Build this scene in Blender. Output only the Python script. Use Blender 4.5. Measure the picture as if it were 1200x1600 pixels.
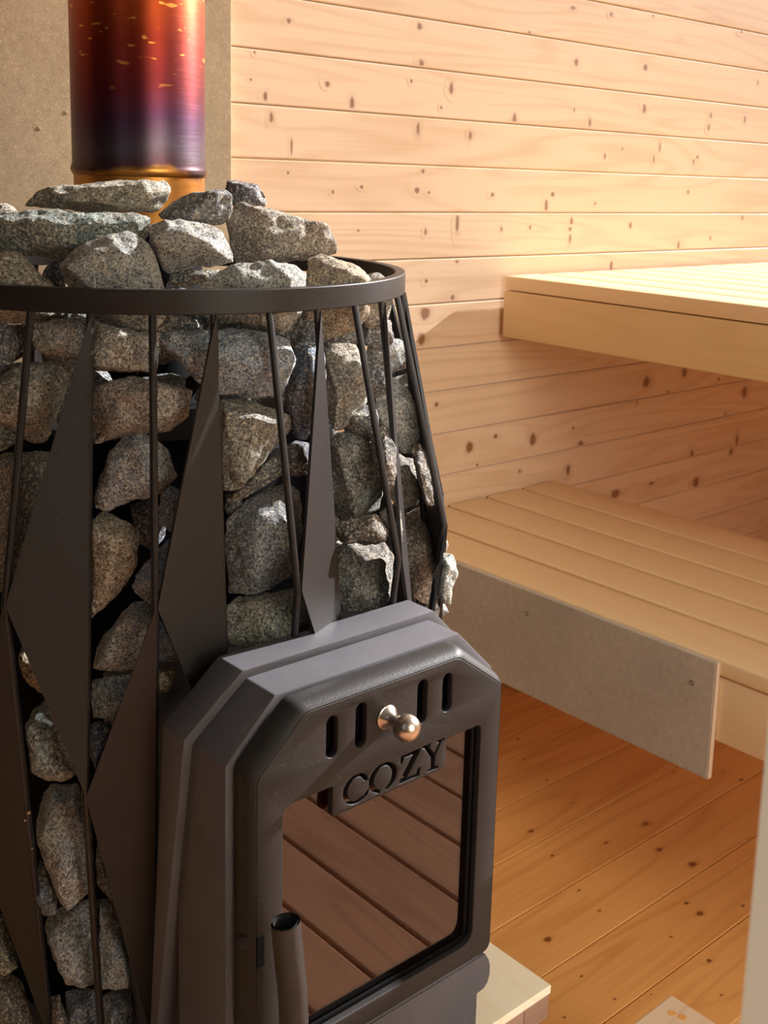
import bpy, bmesh, math, random
from mathutils import Vector, Matrix, noise
random.seed(7)
SC = bpy.context.scene
for o in list(bpy.data.objects): bpy.data.objects.remove(o)
COL = SC.collection

# ------------------------------------------------------------------ camera
F = 1803.0; PPX, PPY = 694.27, 612.02; CH = 1.05
RT = Vector((0.7306, -0.6820, 0.0337)).normalized()      # camera right in the room
FW = Vector((0.6750, 0.7139, -0.1864)).normalized()      # camera forward
DN = FW.cross(RT).normalized(); RT = DN.cross(FW).normalized()
CAM = Vector((0, 0, CH))
cd = bpy.data.cameras.new('camera'); cam = bpy.data.objects.new('camera', cd); COL.objects.link(cam)
cd.sensor_fit = 'VERTICAL'; cd.sensor_height = 36; cd.sensor_width = 27; cd.lens = F / 1600 * 36
cd.shift_x = -(PPX - 600) / 1600; cd.shift_y = (PPY - 800) / 1600
m = Matrix((RT, -DN, -FW)).transposed().to_4x4(); m.translation = CAM
cam.matrix_world = m
cd.clip_start = 0.02
cd.dof.use_dof = True; cd.dof.focus_distance = 1.0; cd.dof.aperture_fstop = 20
SC.camera = cam

def ray(x, y): return (RT * (x - PPX) / F + DN * (y - PPY) / F + FW)
def at(x, y, axis, v):
    d = ray(x, y); t = (v - CAM[axis]) / d[axis]; return CAM + d * t

# ------------------------------------------------------------------ world, sun, daylight, exposure
W = bpy.data.worlds.new('world'); SC.world = W; W.use_nodes = True
nt = W.node_tree; nt.nodes.clear()
wo = nt.nodes.new('ShaderNodeOutputWorld'); bg = nt.nodes.new('ShaderNodeBackground')
tc = nt.nodes.new('ShaderNodeTexCoord'); sp = nt.nodes.new('ShaderNodeSeparateXYZ'); cr = nt.nodes.new('ShaderNodeValToRGB')
cr.color_ramp.elements[0].position = 0.42; cr.color_ramp.elements[0].color = (0.98, 0.48, 0.10, 1)
cr.color_ramp.elements[1].position = 0.62; cr.color_ramp.elements[1].color = (0.33, 0.26, 0.19, 1)
mr = nt.nodes.new('ShaderNodeMapRange'); mr.inputs[1].default_value = -1; mr.inputs[2].default_value = 1
nt.links.new(tc.outputs['Generated'], sp.inputs[0]); nt.links.new(sp.outputs[2], mr.inputs[0])
mx = nt.nodes.new('ShaderNodeMapRange'); mx.inputs[1].default_value = -0.6; mx.inputs[2].default_value = 0.8; mx.inputs[3].default_value = 0.04; mx.inputs[4].default_value = 0.66
nt.links.new(sp.outputs[0], mx.inputs[0])
mv = nt.nodes.new('ShaderNodeVectorMath'); mv.operation = 'SCALE'; nt.links.new(cr.outputs[0], mv.inputs[0]); nt.links.new(mx.outputs[0], mv.inputs['Scale'])
nt.links.new(mr.outputs[0], cr.inputs[0]); nt.links.new(mv.outputs[0], bg.inputs[0]); nt.links.new(bg.outputs[0], wo.inputs[0])
bg.inputs[1].default_value = 1.45

sl = bpy.data.lights.new('sun', 'SUN'); sun = bpy.data.objects.new('sun', sl); COL.objects.link(sun)
sl.energy = 13.5; sl.angle = math.radians(0.5); sl.color = (1, 0.97, 0.97)
sun.rotation_euler = Vector((-1, 0.10, -0.52)).to_track_quat('-Z', 'Y').to_euler(); sun.location = (3, -1, 3)

def area(name, loc, look, sx, sy, e, col):
    l = bpy.data.lights.new(name, 'AREA'); o = bpy.data.objects.new(name, l); COL.objects.link(o)
    l.shape = 'RECTANGLE'; l.size = sx; l.size_y = sy; l.energy = e; l.color = col
    o.location = loc; o.rotation_euler = (Vector(look) - Vector(loc)).to_track_quat('-Z', 'Y').to_euler(); return o
dw = area('daylight_doorway', (0.75, -1.5, 1.35), (0.72, 0.9, 0.35), 1.2, 1.5, 11, (1, 0.95, 0.88)); dw.data.spread = math.radians(75)
area('daylight_window', (-0.9, 0.1, 1.7), (0.6, 1.1, 0.8), 0.5, 1.2, 1.0, (0.95, 0.97, 1.0))
SC.view_settings.view_transform = 'Standard'; SC.view_settings.look = 'None'
SC.view_settings.exposure = 0.0; SC.view_settings.gamma = 1.0; SC.view_settings.use_curve_mapping = False

# ------------------------------------------------------------------ helpers
def srgb(r, g, b):
    f = lambda c: (c / 255 / 12.92) if c / 255 <= 0.04045 else ((c / 255 + 0.055) / 1.055) ** 2.4
    return (f(r), f(g), f(b), 1)
def tag(o, label=None, cat=None, group=None, kind=None):
    if label: o['label'] = label
    if cat: o['category'] = cat
    if group: o['group'] = group
    if kind: o['kind'] = kind
    return o
def empty(name, loc, label, cat, group=None):
    o = bpy.data.objects.new(name, None); COL.objects.link(o); o.location = loc; o.empty_display_size = 0.05
    return tag(o, label, cat, group)
def link(name, me, mat, parent=None, smooth=False, loc=None):
    o = bpy.data.objects.new(name, me); COL.objects.link(o)
    if mat: me.materials.append(mat)
    if parent:
        o.parent = parent
        for p in (parent, parent.parent):
            if p is not None: o.location = o.location - p.location
    if smooth:
        me.shade_smooth()
    return o
class MB:
    """collects geometry into one mesh with float vertex attributes"""
    def __init__(s): s.v = []; s.f = []; s.rnd = []; s.knot = []
    def add(s, vs, fs, rnd=0.0, knot=None):
        n = len(s.v); s.v += [tuple(v) for v in vs]; s.f += [tuple(i + n for i in f) for f in fs]
        s.rnd += [rnd] * len(vs); s.knot += knot if knot else [0.0] * len(vs)
    def box(s, a, b, bev=0.0, rnd=0.0, seg=2):
        bm = bmesh.new(); bmesh.ops.create_cube(bm, size=1)
        for v in bm.verts:
            v.co = Vector([(a[i] + b[i]) / 2 + v.co[i] * (b[i] - a[i]) for i in range(3)])
        if bev: bmesh.ops.bevel(bm, geom=bm.edges[:], offset=bev, segments=seg, profile=0.5, affect='EDGES')
        s.bm(bm, rnd)
    def bm(s, bm, rnd=0.0):
        bm.verts.index_update()
        s.add([v.co.copy() for v in bm.verts], [[v.index for v in f.verts] for f in bm.faces], rnd); bm.free()
    def prism(s, poly, fn, t0, t1, rnd=0.0):
        """poly 2D; fn(u,v,t)->3D; solid between t0 and t1 (floats or functions of (u,v))"""
        g = lambda t, u, v: t(u, v) if callable(t) else t
        n = len(poly)
        vs = [fn(u, v, g(t0, u, v)) for u, v in poly] + [fn(u, v, g(t1, u, v)) for u, v in poly]
        fs = [list(range(n))[::-1], list(range(n, 2 * n))] + [[i, (i + 1) % n, (i + 1) % n + n, i + n] for i in range(n)]
        s.add(vs, fs, rnd)
    def tube(s, pts, r, seg=12, cap=True):
        pts = [Vector(p) for p in pts]; rings = []
        up = None
        for i, p in enumerate(pts):
            d = (pts[min(i + 1, len(pts) - 1)] - pts[max(i - 1, 0)]).normalized()
            if up is None: up = d.orthogonal().normalized()
            up = (up - d * up.dot(d)).normalized(); w = d.cross(up)
            rr = r[i] if isinstance(r, (list, tuple)) else r
            rings.append([p + (up * math.cos(a) + w * math.sin(a)) * rr for a in [2 * math.pi * k / seg for k in range(seg)]])
        vs = [v for q in rings for v in q]; fs = []
        for i in range(len(rings) - 1):
            for k in range(seg):
                a = i * seg + k; b = i * seg + (k + 1) % seg; fs.append([a, b, b + seg, a + seg])
        if cap: fs += [list(range(seg))[::-1], [len(vs) - seg + k for k in range(seg)]]
        s.add(vs, fs)
    def lathe(s, prof, c, seg=96, axis=Vector((0, 0, 1)), closed=False):
        """prof list of (r, h) around axis through c"""
        axis = axis.normalized(); u = axis.orthogonal().normalized(); w = axis.cross(u); n = len(prof)
        vs = [Vector(c) + axis * h + (u * math.cos(2 * math.pi * k / seg) + w * math.sin(2 * math.pi * k / seg)) * r for k in range(seg) for r, h in prof]
        fs = []
        for k in range(seg):
            k2 = (k + 1) % seg
            for i in range(n if closed else n - 1):
                j = (i + 1) % n
                fs.append([k * n + i, k2 * n + i, k2 * n + j, k * n + j])
        s.add(vs, fs)
    def build(s, name, mat, parent=None, smooth=False, angle=35):
        me = bpy.data.meshes.new(name); me.from_pydata(s.v, [], s.f)
        for an, data in (('rnd', s.rnd), ('knot', s.knot)):
            at_ = me.attributes.new(an, 'FLOAT', 'POINT'); at_.data.foreach_set('value', data)
        bm = bmesh.new(); bm.from_mesh(me); bmesh.ops.remove_doubles(bm, verts=bm.verts[:], dist=1e-6)
        bmesh.ops.recalc_face_normals(bm, faces=bm.faces[:])
        if smooth:
            for f in bm.faces: f.smooth = True
            for e in bm.edges:
                if len(e.link_faces) == 2 and e.calc_face_angle(0) > math.radians(angle): e.smooth = False
        bm.to_mesh(me); bm.free(); me.update()
        o = link(name, me, mat, parent)
        return o

# ------------------------------------------------------------------ materials
class NM:
    def __init__(s, name):
        s.m = bpy.data.materials.new(name); s.m.use_nodes = True; s.t = s.m.node_tree; s.t.nodes.clear()
        s.out = s.n('ShaderNodeOutputMaterial'); s.b = s.n('ShaderNodeBsdfPrincipled'); s.l(s.b.outputs[0], s.out.inputs[0])
    def n(s, k, **kw):
        x = s.t.nodes.new(k)
        for a, b in kw.items(): setattr(x, a, b)
        return x
    def l(s, a, b): s.t.links.new(a, b)
    def co(s): return s.n('ShaderNodeTexCoord').outputs['Object']
    def attr(s, n): return s.n('ShaderNodeAttribute', attribute_name=n).outputs['Fac']
    def map(s, v, sc=(1, 1, 1), loc=(0, 0, 0), rot=(0, 0, 0)):
        x = s.n('ShaderNodeMapping'); s.l(v, x.inputs[0]); x.inputs['Scale'].default_value = sc
        x.inputs['Location'].default_value = loc; x.inputs['Rotation'].default_value = rot; return x.outputs[0]
    def noise(s, v, sc, det=3, rough=0.55, dist=0):
        x = s.n('ShaderNodeTexNoise'); s.l(v, x.inputs['Vector']); x.inputs['Scale'].default_value = sc
        x.inputs['Detail'].default_value = det; x.inputs['Roughness'].default_value = rough; x.inputs['Distortion'].default_value = dist
        return x.outputs['Fac']
    def math(s, op, a, b=None, c=None):
        x = s.n('ShaderNodeMath', operation=op)
        for i, v in enumerate((a, b, c)):
            if v is None: continue
            if isinstance(v, (int, float)): x.inputs[i].default_value = v
            else: s.l(v, x.inputs[i])
        return x.outputs[0]
    def ramp(s, v, stops, interp='LINEAR'):
        x = s.n('ShaderNodeValToRGB'); s.l(v, x.inputs[0]); e = x.color_ramp.elements; x.color_ramp.interpolation = interp
        while len(e) < len(stops): e.new(0.5)
        for i, (p, c) in enumerate(stops):
            e[i].position = p; e[i].color = c if len(c) == 4 else (*c, 1)
        return x.outputs[0]
    def mix(s, f, a, b, blend='MIX'):
        x = s.n('ShaderNodeMix', data_type='RGBA', blend_type=blend)
        for i, v in ((0, f), (6, a), (7, b)):
            if isinstance(v, (int, float)): x.inputs[i].default_value = v
            elif isinstance(v, (tuple, list)): x.inputs[i].default_value = v
            else: s.l(v, x.inputs[i])
        return x.outputs[2]
    def bump(s, h, strength=0.3, dist=0.001):
        x = s.n('ShaderNodeBump'); s.l(h, x.inputs['Height']); x.inputs['Strength'].default_value = strength
        x.inputs['Distance'].default_value = dist; s.l(x.outputs[0], s.b.inputs['Normal']); return x
    def set(s, **kw):
        for k, v in kw.items():
            i = s.b.inputs[k.replace('_', ' ')]
            if isinstance(v, (int, float, tuple)): i.default_value = v
            else: s.l(v, i)

def wood(name, light, dark, knotc, along=0, rough=0.6, contrast=1.0, fine=1.0, spec=0.3, bump=0.25, sheen=0.0):
    """planks running along axis `along`; rnd = per plank, knot = painted-in knots"""
    M = NM(name); r = M.attr('rnd'); k = M.attr('knot')
    off = M.n('ShaderNodeCombineXYZ'); M.l(M.math('MULTIPLY', r, 31.7), off.inputs[0]); M.l(M.math('MULTIPLY', r, 17.3), off.inputs[1]); M.l(M.math('MULTIPLY', r, 23.1), off.inputs[2])
    va = M.n('ShaderNodeVectorMath', operation='ADD'); M.l(M.co(), va.inputs[0]); M.l(off.outputs[0], va.inputs[1]); p = va.outputs[0]
    sc = [9.0, 9.0, 9.0]; sc[along] = 0.9
    warp = M.noise(M.map(p, tuple(sc)), 1.0, 2, 0.5, 0.4)
    kk = M.math('MULTIPLY', k, 0.10)
    ring = M.math('SINE', M.math('MULTIPLY', M.math('ADD', warp, kk), 62.0))
    ring = M.math('MULTIPLY_ADD', ring, 0.5, 0.5); ring = M.math('POWER', ring, 2.2)
    fs = [170.0, 170.0, 170.0]; fs[along] = 4.0
    fib = M.noise(M.map(p, tuple(fs)), 1.0, 3, 0.6)
    bl = [14.0, 14.0, 14.0]; bl[along] = 2.2
    blot = M.noise(M.map(p, tuple(bl)), 1.0, 2, 0.5)
    a = M.math('MULTIPLY', ring, 0.42 * contrast)
    a = M.math('ADD', a, M.math('MULTIPLY', M.math('SUBTRACT', fib, 0.5), 0.7 * fine))
    a = M.math('ADD', a, M.math('MULTIPLY', M.math('SUBTRACT', blot, 0.45), 0.9 * contrast))
    a = M.math('ADD', a, M.math('MULTIPLY', M.math('SUBTRACT', M.math('FRACT', M.math('MULTIPLY', r, 7.77)), 0.5), 0.25))
    c = M.mix(M.ramp(a, [(0.0, (0, 0, 0)), (1.0, (1, 1, 1))]), light, dark)
    kf = M.ramp(k, [(0.0, (0, 0, 0)), (0.32, (0.12, 0.12, 0.12)), (0.5, (0.45, 0.45, 0.45)), (0.62, (0.95, 0.95, 0.95)), (1.0, (1, 1, 1))])
    c = M.mix(kf, c, knotc)
    M.set(Base_Color=c, Roughness=rough, Specular_IOR_Level=spec, Sheen_Weight=sheen, Sheen_Roughness=0.45)
    M.bump(fib, bump, 0.0006)
    return M.m
PINE = wood('pine_wall_wood', srgb(234, 202, 165), srgb(210, 169, 124), srgb(146, 98, 58), 0, 0.5, spec=0.5, sheen=0.5)
PINEF = wood('pine_floor_wood', srgb(240, 178, 104), srgb(212, 140, 70), srgb(140, 78, 34), 0, 0.42, spec=0.4)
PINEX = wood('pine_side_wall_wood', srgb(238, 196, 144), srgb(214, 156, 98), srgb(110, 66, 30), 1, 0.55)
ASPEN = wood('bench_wood', srgb(240, 208, 158), srgb(222, 178, 122), srgb(150, 96, 50), 1, 0.45, spec=0.8, contrast=0.35, fine=0.5)
ASPEND = wood('bench_wood_shaded', srgb(230, 196, 142), srgb(208, 168, 112), srgb(150, 96, 50), 1, 0.5, contrast=0.35, fine=0.5)  # darker copy of the bench wood, shade of the upper front in its colour
PLY = wood('birch_plywood', srgb(255, 242, 212), srgb(244, 216, 168), srgb(190, 140, 80), 1, 0.5, contrast=0.5, fine=0.25)
PLYE = wood('shaded_plinth_side_wood', srgb(170, 135, 112), srgb(136, 100, 80), srgb(80, 50, 36), 0, 0.7, contrast=0.6, fine=0.8)  # reddish brown puts the shade on the plinth's side faces into the colour
DECK = wood('deck_wood', srgb(190, 140, 105), srgb(140, 95, 68), srgb(70, 42, 26), 1, 0.7, contrast=0.7)

def cement(name, c1, c2, sparkle=0.0):
    M = NM(name); p = M.co()
    n1 = M.noise(p, 90, 4, 0.6); n2 = M.noise(p, 700, 2, 0.6); n3 = M.noise(p, 7, 2, 0.5)
    c = M.mix(M.ramp(n1, [(0.3, (0, 0, 0)), (0.7, (1, 1, 1))]), c1, c2)
    c = M.mix(M.ramp(n2, [(0.35, (0.0, 0, 0)), (0.75, (0.8, 0.8, 0.8))]), c, tuple([min(1, x * 1.25) for x in c2[:3]] + [1]))
    c = M.mix(M.ramp(n3, [(0.35, (0, 0, 0)), (0.8, (0.35, 0.35, 0.35))]), c, tuple([x * 0.75 for x in c1[:3]] + [1]))
    if sparkle:
        v = M.n('ShaderNodeTexVoronoi'); M.l(p, v.inputs['Vector']); v.inputs['Scale'].default_value = 260
        s_ = M.ramp(v.outputs['Distance'], [(0.0, (1, 1, 1)), (0.3, (0, 0, 0))])
        g_ = M.ramp(M.noise(p, 130, 0), [(0.56, (0, 0, 0)), (0.6, (1, 1, 1))])
        f_ = M.mix(1.0, s_, g_, 'MULTIPLY')
        c = M.mix(f_, c, srgb(235, 220, 190))
    M.set(Base_Color=c, Roughness=0.85, Specular_IOR_Level=0.2); M.bump(n2, 0.35, 0.0006); return M.m
CEMB = cement('cement_wall_board', srgb(156, 138, 110), srgb(180, 162, 132), 1)
CEMP = cement('cement_bench_board', srgb(174, 163, 146), srgb(198, 187, 168))
CEMEDGE = NM('board_edge'); CEMEDGE.set(Base_Color=srgb(196, 170, 140), Roughness=0.8); CEMEDGE = CEMEDGE.m

def paint(name, col, rough, grain=600, bs=0.12, spec=0.5, metallic=0.0):
    M = NM(name); p = M.co(); n = M.noise(p, grain, 3, 0.6); n2 = M.noise(p, 12, 3, 0.6)
    c = M.mix(M.ramp(n2, [(0.3, (0, 0, 0)), (0.8, (1, 1, 1))]), col, tuple([x * 1.35 for x in col[:3]] + [1]))
    sp_ = M.ramp(M.noise(p, 420, 1, 0.5), [(0.74, (0, 0, 0)), (0.78, (1, 1, 1))])
    c = M.mix(M.math('MULTIPLY', sp_, 0.25), c, srgb(150, 130, 110))
    M.set(Base_Color=c, Roughness=rough, Specular_IOR_Level=spec, Metallic=metallic); M.bump(n, bs, 0.0004); return M.m
CAGE = paint('dark_brown_painted_steel', srgb(33, 29, 28), 0.42, 500, 0.06, 0.4)
BODY = paint('black_stove_paint', srgb(90, 88, 92), 0.5, 900, 0.10, 0.22)
CAST = paint('cast_iron_paint', srgb(46, 43, 42), 0.48, 420, 0.55, 0.25)
TUBE = paint('bare_edged_steel', srgb(42, 40, 39), 0.38, 500, 0.4)
DARKM = NM('dark_interior_steel'); DARKM.set(Base_Color=srgb(14, 14, 18), Roughness=0.8, Specular_IOR_Level=0.1); DARKM = DARKM.m
RUB = NM('black_gasket'); RUB.set(Base_Color=srgb(14, 15, 16), Roughness=0.35); RUB = RUB.m
BRASS = NM('satin_nickel'); BRASS.set(Base_Color=srgb(215, 200, 185), Metallic=1.0, Roughness=0.3); BRASS = BRASS.m
RAW = NM('ground_steel_edge'); RAW.set(Base_Color=srgb(170, 170, 172), Metallic=0.3, Roughness=0.4); RAW = RAW.m
SCREW = NM('screw_steel'); SCREW.set(Base_Color=srgb(120, 108, 80), Metallic=0.8, Roughness=0.45); SCREW = SCREW.m
DOT = NM('dried_splash'); DOT.set(Base_Color=srgb(170, 140, 115), Roughness=0.5); DOT = DOT.m
FIRE = cement('firebrick_brown', srgb(70, 48, 36), srgb(88, 62, 46))
GL = NM('oven_glass'); GL.set(Base_Color=srgb(150, 112, 88), Roughness=0.02, IOR=1.62, Transmission_Weight=1.0); GL = GL.m
GL.node_tree.nodes['Principled BSDF'].inputs['Specular IOR Level'].default_value = 0.9
GE = NM('glass_door_edge'); GE.set(Base_Color=srgb(240, 250, 236), Roughness=0.25, Subsurface_Weight=0.0); GE = GE.m
GP = NM('clear_glass'); GP.set(Base_Color=srgb(235, 235, 225), Roughness=0.02, IOR=1.5, Transmission_Weight=1.0); GP = GP.m

M = NM('heat_tinted_steel'); p = M.co(); s3 = M.n('ShaderNodeSeparateXYZ'); M.l(p, s3.inputs[0])
zz = M.math('ADD', s3.outputs[2], M.math('MULTIPLY', M.math('SUBTRACT', M.noise(M.map(p, (14, 14, 5)), 1, 3), 0.5), 0.05))
zn = M.math('DIVIDE', M.math('SUBTRACT', zz, 1.0), 0.25)
tint = M.ramp(zn, [(0.0, srgb(176, 120, 56)), (0.14, srgb(180, 122, 54)), (0.165, srgb(80, 52, 54)), (0.24, srgb(90, 76, 84)), (0.36, srgb(78, 44, 66)),
                   (0.48, srgb(104, 32, 36)), (0.66, srgb(134, 42, 24)), (0.82, srgb(170, 68, 22)), (1.0, srgb(206, 104, 36))])
fl = M.noise(M.map(p, (60, 60, 190), rot=(0.6, 0.5, 0)), 1, 1, 0.4)
flm = M.math('MULTIPLY', M.ramp(fl, [(0.69, (0, 0, 0)), (0.73, (1, 1, 1))]), M.ramp(zn, [(0.4, (0, 0, 0)), (0.75, (1, 1, 1))]))
M.set(Base_Color=M.mix(flm, tint, srgb(235, 160, 70)), Metallic=0.85, Roughness=M.math('MULTIPLY_ADD', M.noise(M.map(p, (30, 30, 500)), 1, 2), 0.12, 0.30))
FLUE = M.m

M = NM('sauna_rock'); p = M.co(); oi = M.n('ShaderNodeObjectInfo'); oc = oi.outputs['Color']; orr = oi.outputs['Random']
oc = M.mix(1.0, oc, (1.12, 1.32, 1.62, 1), 'MULTIPLY')
cm = M.n('ShaderNodeCombineXYZ'); [M.l(M.math('MULTIPLY', orr, 9.0 + i), cm.inputs[i]) for i in range(3)]
va = M.n('ShaderNodeVectorMath', operation='ADD'); M.l(p, va.inputs[0]); M.l(cm.outputs[0], va.inputs[1]); p = va.outputs[0]
sp1 = M.noise(p, 520, 3, 0.75); sp2 = M.noise(p, 340, 2, 0.7); big = M.noise(p, 26, 3, 0.6); mid = M.noise(p, 70, 4, 0.65)
c = M.mix(M.ramp(big, [(0.44, (0, 0, 0)), (0.70, (1, 1, 1))]), oc, M.mix(0.38, oc, srgb(180, 146, 108)))
c = M.mix(M.ramp(mid, [(0.36, (0.8, 0.8, 0.8)), (0.52, (0, 0, 0))]), c, M.mix(0.7, c, srgb(92, 96, 98)))
c = M.mix(M.ramp(sp1, [(0.42, (1, 1, 1)), (0.52, (0, 0, 0))]), c, M.mix(0.78, c, srgb(26, 25, 26)))
c = M.mix(M.ramp(sp2, [(0.53, (0, 0, 0)), (0.62, (0.9, 0.9, 0.9))]), c, M.mix(0.6, c, srgb(236, 226, 200)))
M.set(Base_Color=c, Roughness=0.78, Specular_IOR_Level=0.4)
M.bump(M.math('ADD', sp1, M.math('MULTIPLY', mid, 2.5)), 0.8, 0.0022)
ROCK = M.m

# ------------------------------------------------------------------ the room
WY = 1.55
def planks(name, z0, pitch, n, x0, x1, fn, mat, knots, kfn, th=0.018, gap=0.0011, ch=0.0022, ks=0.85):
    """n boards side by side; fn(u,v,t): u along, v across, t depth behind the face"""
    mb = MB(); rnds = [((i * 0.6180339) % 1.0) for i in range(n)]
    for i in range(n):
        a = z0 + i * pitch; b = a + pitch - gap
        prof = [(a, th), (a, ch), (a + ch * 0.9, 0), (b - ch * 0.9, 0), (b, ch), (b, th)]
        vs = [fn(u, v, t) for u in (x0, x1) for v, t in prof]; k = len(prof)
        fs = [list(range(k)), list(range(k, 2 * k))[::-1]] + [[j, (j + 1) % k, (j + 1) % k + k, j + k] for j in range(k)]
        mb.add(vs, fs, rnds[i])
    for ki, (u, v, ru, rv) in enumerate(knots):
        dz_ = -0.00004 - 0.00002 * (ki % 5); ru *= ks; rv *= ks
        i = int((v - z0) // pitch)
        if i < 0 or i >= n: continue
        a = z0 + i * pitch + 0.0035; b = a + pitch - 0.009; seg = 20
        vs = [fn(u, v, dz_)]; kn = [1.0]; fs = []
        for ri, (rr, kv) in enumerate(((0.4, 0.95), (0.75, 0.66), (1.0, 0.46), (1.5, 0.2), (2.4, 0.0))):
            for s_ in range(seg):
                an = 2 * math.pi * s_ / seg; wob = 1 + 0.07 * math.sin(an * 3 + u * 900) + 0.04 * math.sin(an * 5 + v * 700)
                vs.append(fn(u + math.cos(an) * ru * rr * wob * (1.5 if ri > 2 else 1), min(max(v + math.sin(an) * rv * rr * wob, a), b), dz_)); kn.append(kv)
        for s_ in range(seg): fs.append([0, 1 + s_, 1 + (s_ + 1) % seg])
        for ri in range(4):
            for s_ in range(seg):
                q0 = 1 + ri * seg; fs.append([q0 + s_, q0 + seg + s_, q0 + seg + (s_ + 1) % seg, q0 + (s_ + 1) % seg])
        mb.add(vs, fs, rnds[i], kn)
    o = mb.build(name, mat); return tag(o, kind='structure')

def zoomed(ox, oy, sc, pts): return [(ox + x * sc, oy + y * sc, r, e) for x, y, r, e in pts]
WK = (zoomed(340, 0, .35, [(318,93,5,1),(902,118,6.5,1),(910,285,6,1.3),(165,225,3,2),(490,375,5.5,1),(600,460,5.5,2),(213,430,4.5,2),(240,525,4,2.4),(1043,395,5,2.2),(865,362,3,1.3),(895,575,4,3),(330,655,2.2,7),(1128,605,4,2),(148,355,2.5,1),(998,480,2.5,1.4)])
    + zoomed(780, 0, .35, [(135,150,5,1),(344,278,5.5,1.2),(653,301,6.5,1),(688,70,2.5,1),(1083,135,6,1),(68,530,5,2),(405,548,4,2),(648,485,5.5,1.6),(945,515,3,2),(935,570,3.5,1.8),(1097,533,3.5,2),(472,697,3,2),(717,660,2.4,4),(690,710,2.6,3),(885,702,3.5,1),(868,720,2.4,3),(550,665,2.6,1.2),(1155,370,2.4,2),(335,490,2.5,1.4),(500,65,4,1.2),(330,35,7,.5)])
    + zoomed(620, 260, .2333, [(175,33,4,1),(135,160,6,1),(215,175,3,1),(640,190,4,1),(612,182,2.5,1),(1043,187,5,1),(1000,265,4,3.2),(405,375,4,5),(192,438,3,2),(1170,370,4,2),(1160,480,3,3.5),(403,633,4,1),(197,767,4,1),(373,878,5,1),(190,985,12,1),(165,1155,9,1.3),(700,420,2.5,2),(893,408,2.5,1.8),(1160,420,4,1)])
    + zoomed(920, 380, .2333, [(640,868,7,1.2),(385,930,10,1),(1043,997,8,1.4),(527,1002,4,1),(325,1048,4,1.6),(150,150,4,2.4),(600,20,4,2.5),(870,912,3,1),(915,1150,3,1)])
    + zoomed(660, 640, .2333, [(315,252,9,1.2),(740,200,8,1.5),(368,370,3,1),(652,413,3,1),(975,405,5,2),(1010,125,3,1),(1060,235,7,1),(490,180,5,.8)])
    + zoomed(940, 660, .2167, [(975,130,4,3),(650,245,6,2),(935,185,6,2.5),(680,435,9,1.2),(100,515,12,.7),(360,440,9,.35),(930,290,7,.7)])
    + zoomed(640, 380, .4667, [(90,540,4.5,1),(795,460,5,1)])
    + [(985,352,4,1.5),(1075,300,3.5,1),(1110,372,2.5,1.4),(930,318,2.5,1),(1160,340,3,1.6),(450,270,3,1),(400,310,3,1),(520,300,3,1.4),(565,292,4,.9),(560,360,2.5,1)])
def wknots():
    out = []
    for x, y, r, e in WK:
        p0 = at(x, y, 1, WY); dz = (at(x, y - r, 1, WY).z - p0.z); out.append((p0.x, p0.z, abs(dz) * 1.0, abs(dz) * e))
    return out
z9 = CH - 0.36 * 1.55 * 0.99
PZ = 0.0829
zref = at(636, 477, 1, WY).z
n_dn = int(zref / PZ) + 1
planks('wall_back', zref - n_dn * PZ, PZ, n_dn + 21, -0.32, 2.76, lambda u, v, t: (u, WY + t, v), PINE, wknots(), None)
def side_knots(u0, u1, v0, v1, n):
    return [(random.uniform(u0, u1), random.uniform(v0, v1), 0.005, 0.006) for _ in range(n)]
planks('wall_right', 0.0, PZ, 10, 0.2, WY, lambda u, v, t: (2.76 + t, u, v), PINEX, side_knots(0.3, 1.5, 0.05, 0.8, 14), None)
FK = (zoomed(740, 1040, .3833, [(235,675,9,.75),(702,645,10,.75),(320,775,7,.6),(758,750,11,.7),(893,810,13,.8),(1093,467,9,.7),(815,435,4,.8),(950,573,4,.8),(180,298,5,.8),(540,722,7,.6),(300,465,3.5,1),(405,560,4,.8),(205,380,3,1),(1018,432,3,1)])
    + zoomed(740, 1280, .3833, [(302,490,13,.8),(867,342,8,.7),(923,385,11,.8),(1097,353,7,.6),(960,577,9,.8),(440,640,6,.6),(513,373,4,1),(1090,103,8,.7),(370,808,4,1),(575,733,4,1),(805,480,4,1),(1010,717,4,.8),(430,290,5,.6),(723,715,3,1),(135,605,3,1)]))
fk = []
for x, y, r, e in FK:
    p0 = at(x, y, 2, 0.0); dx = (at(x + r, y, 2, 0.0) - p0).length * 0.55; fk.append((p0.x, p0.y, dx, dx * e))
yref = at(847, 1525, 2, 0.0).y; FP = 0.1085; nf = int((yref - 0.60) / FP)
planks('floor', yref - nf * FP, FP, nf + 8, -0.32, 2.76, lambda u, v, t: (u, v, -t), PINEF, fk, None, th=0.02, gap=0.0016, ch=0.0010, ks=1.0)
# outdoor deck in front of the doorway, seen only as a reflection in the stove glass
mb = MB()
xs = 0.783
for i in range(-22, 20):
    mb.box((xs + i * 0.1 + 0.002, -2.2, -0.03), (xs + (i + 1) * 0.1 - 0.002, 0.60, 0.0), 0.004, (i * 0.618) % 1)
tag(mb.build('floor_outside', DECK), kind='structure')
mb = MB(); mb.box((-2.5, -2.2, -0.1), (3.0, WY, -0.035)); tag(mb.build('floor_base', DARKM), kind='structure')

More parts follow.
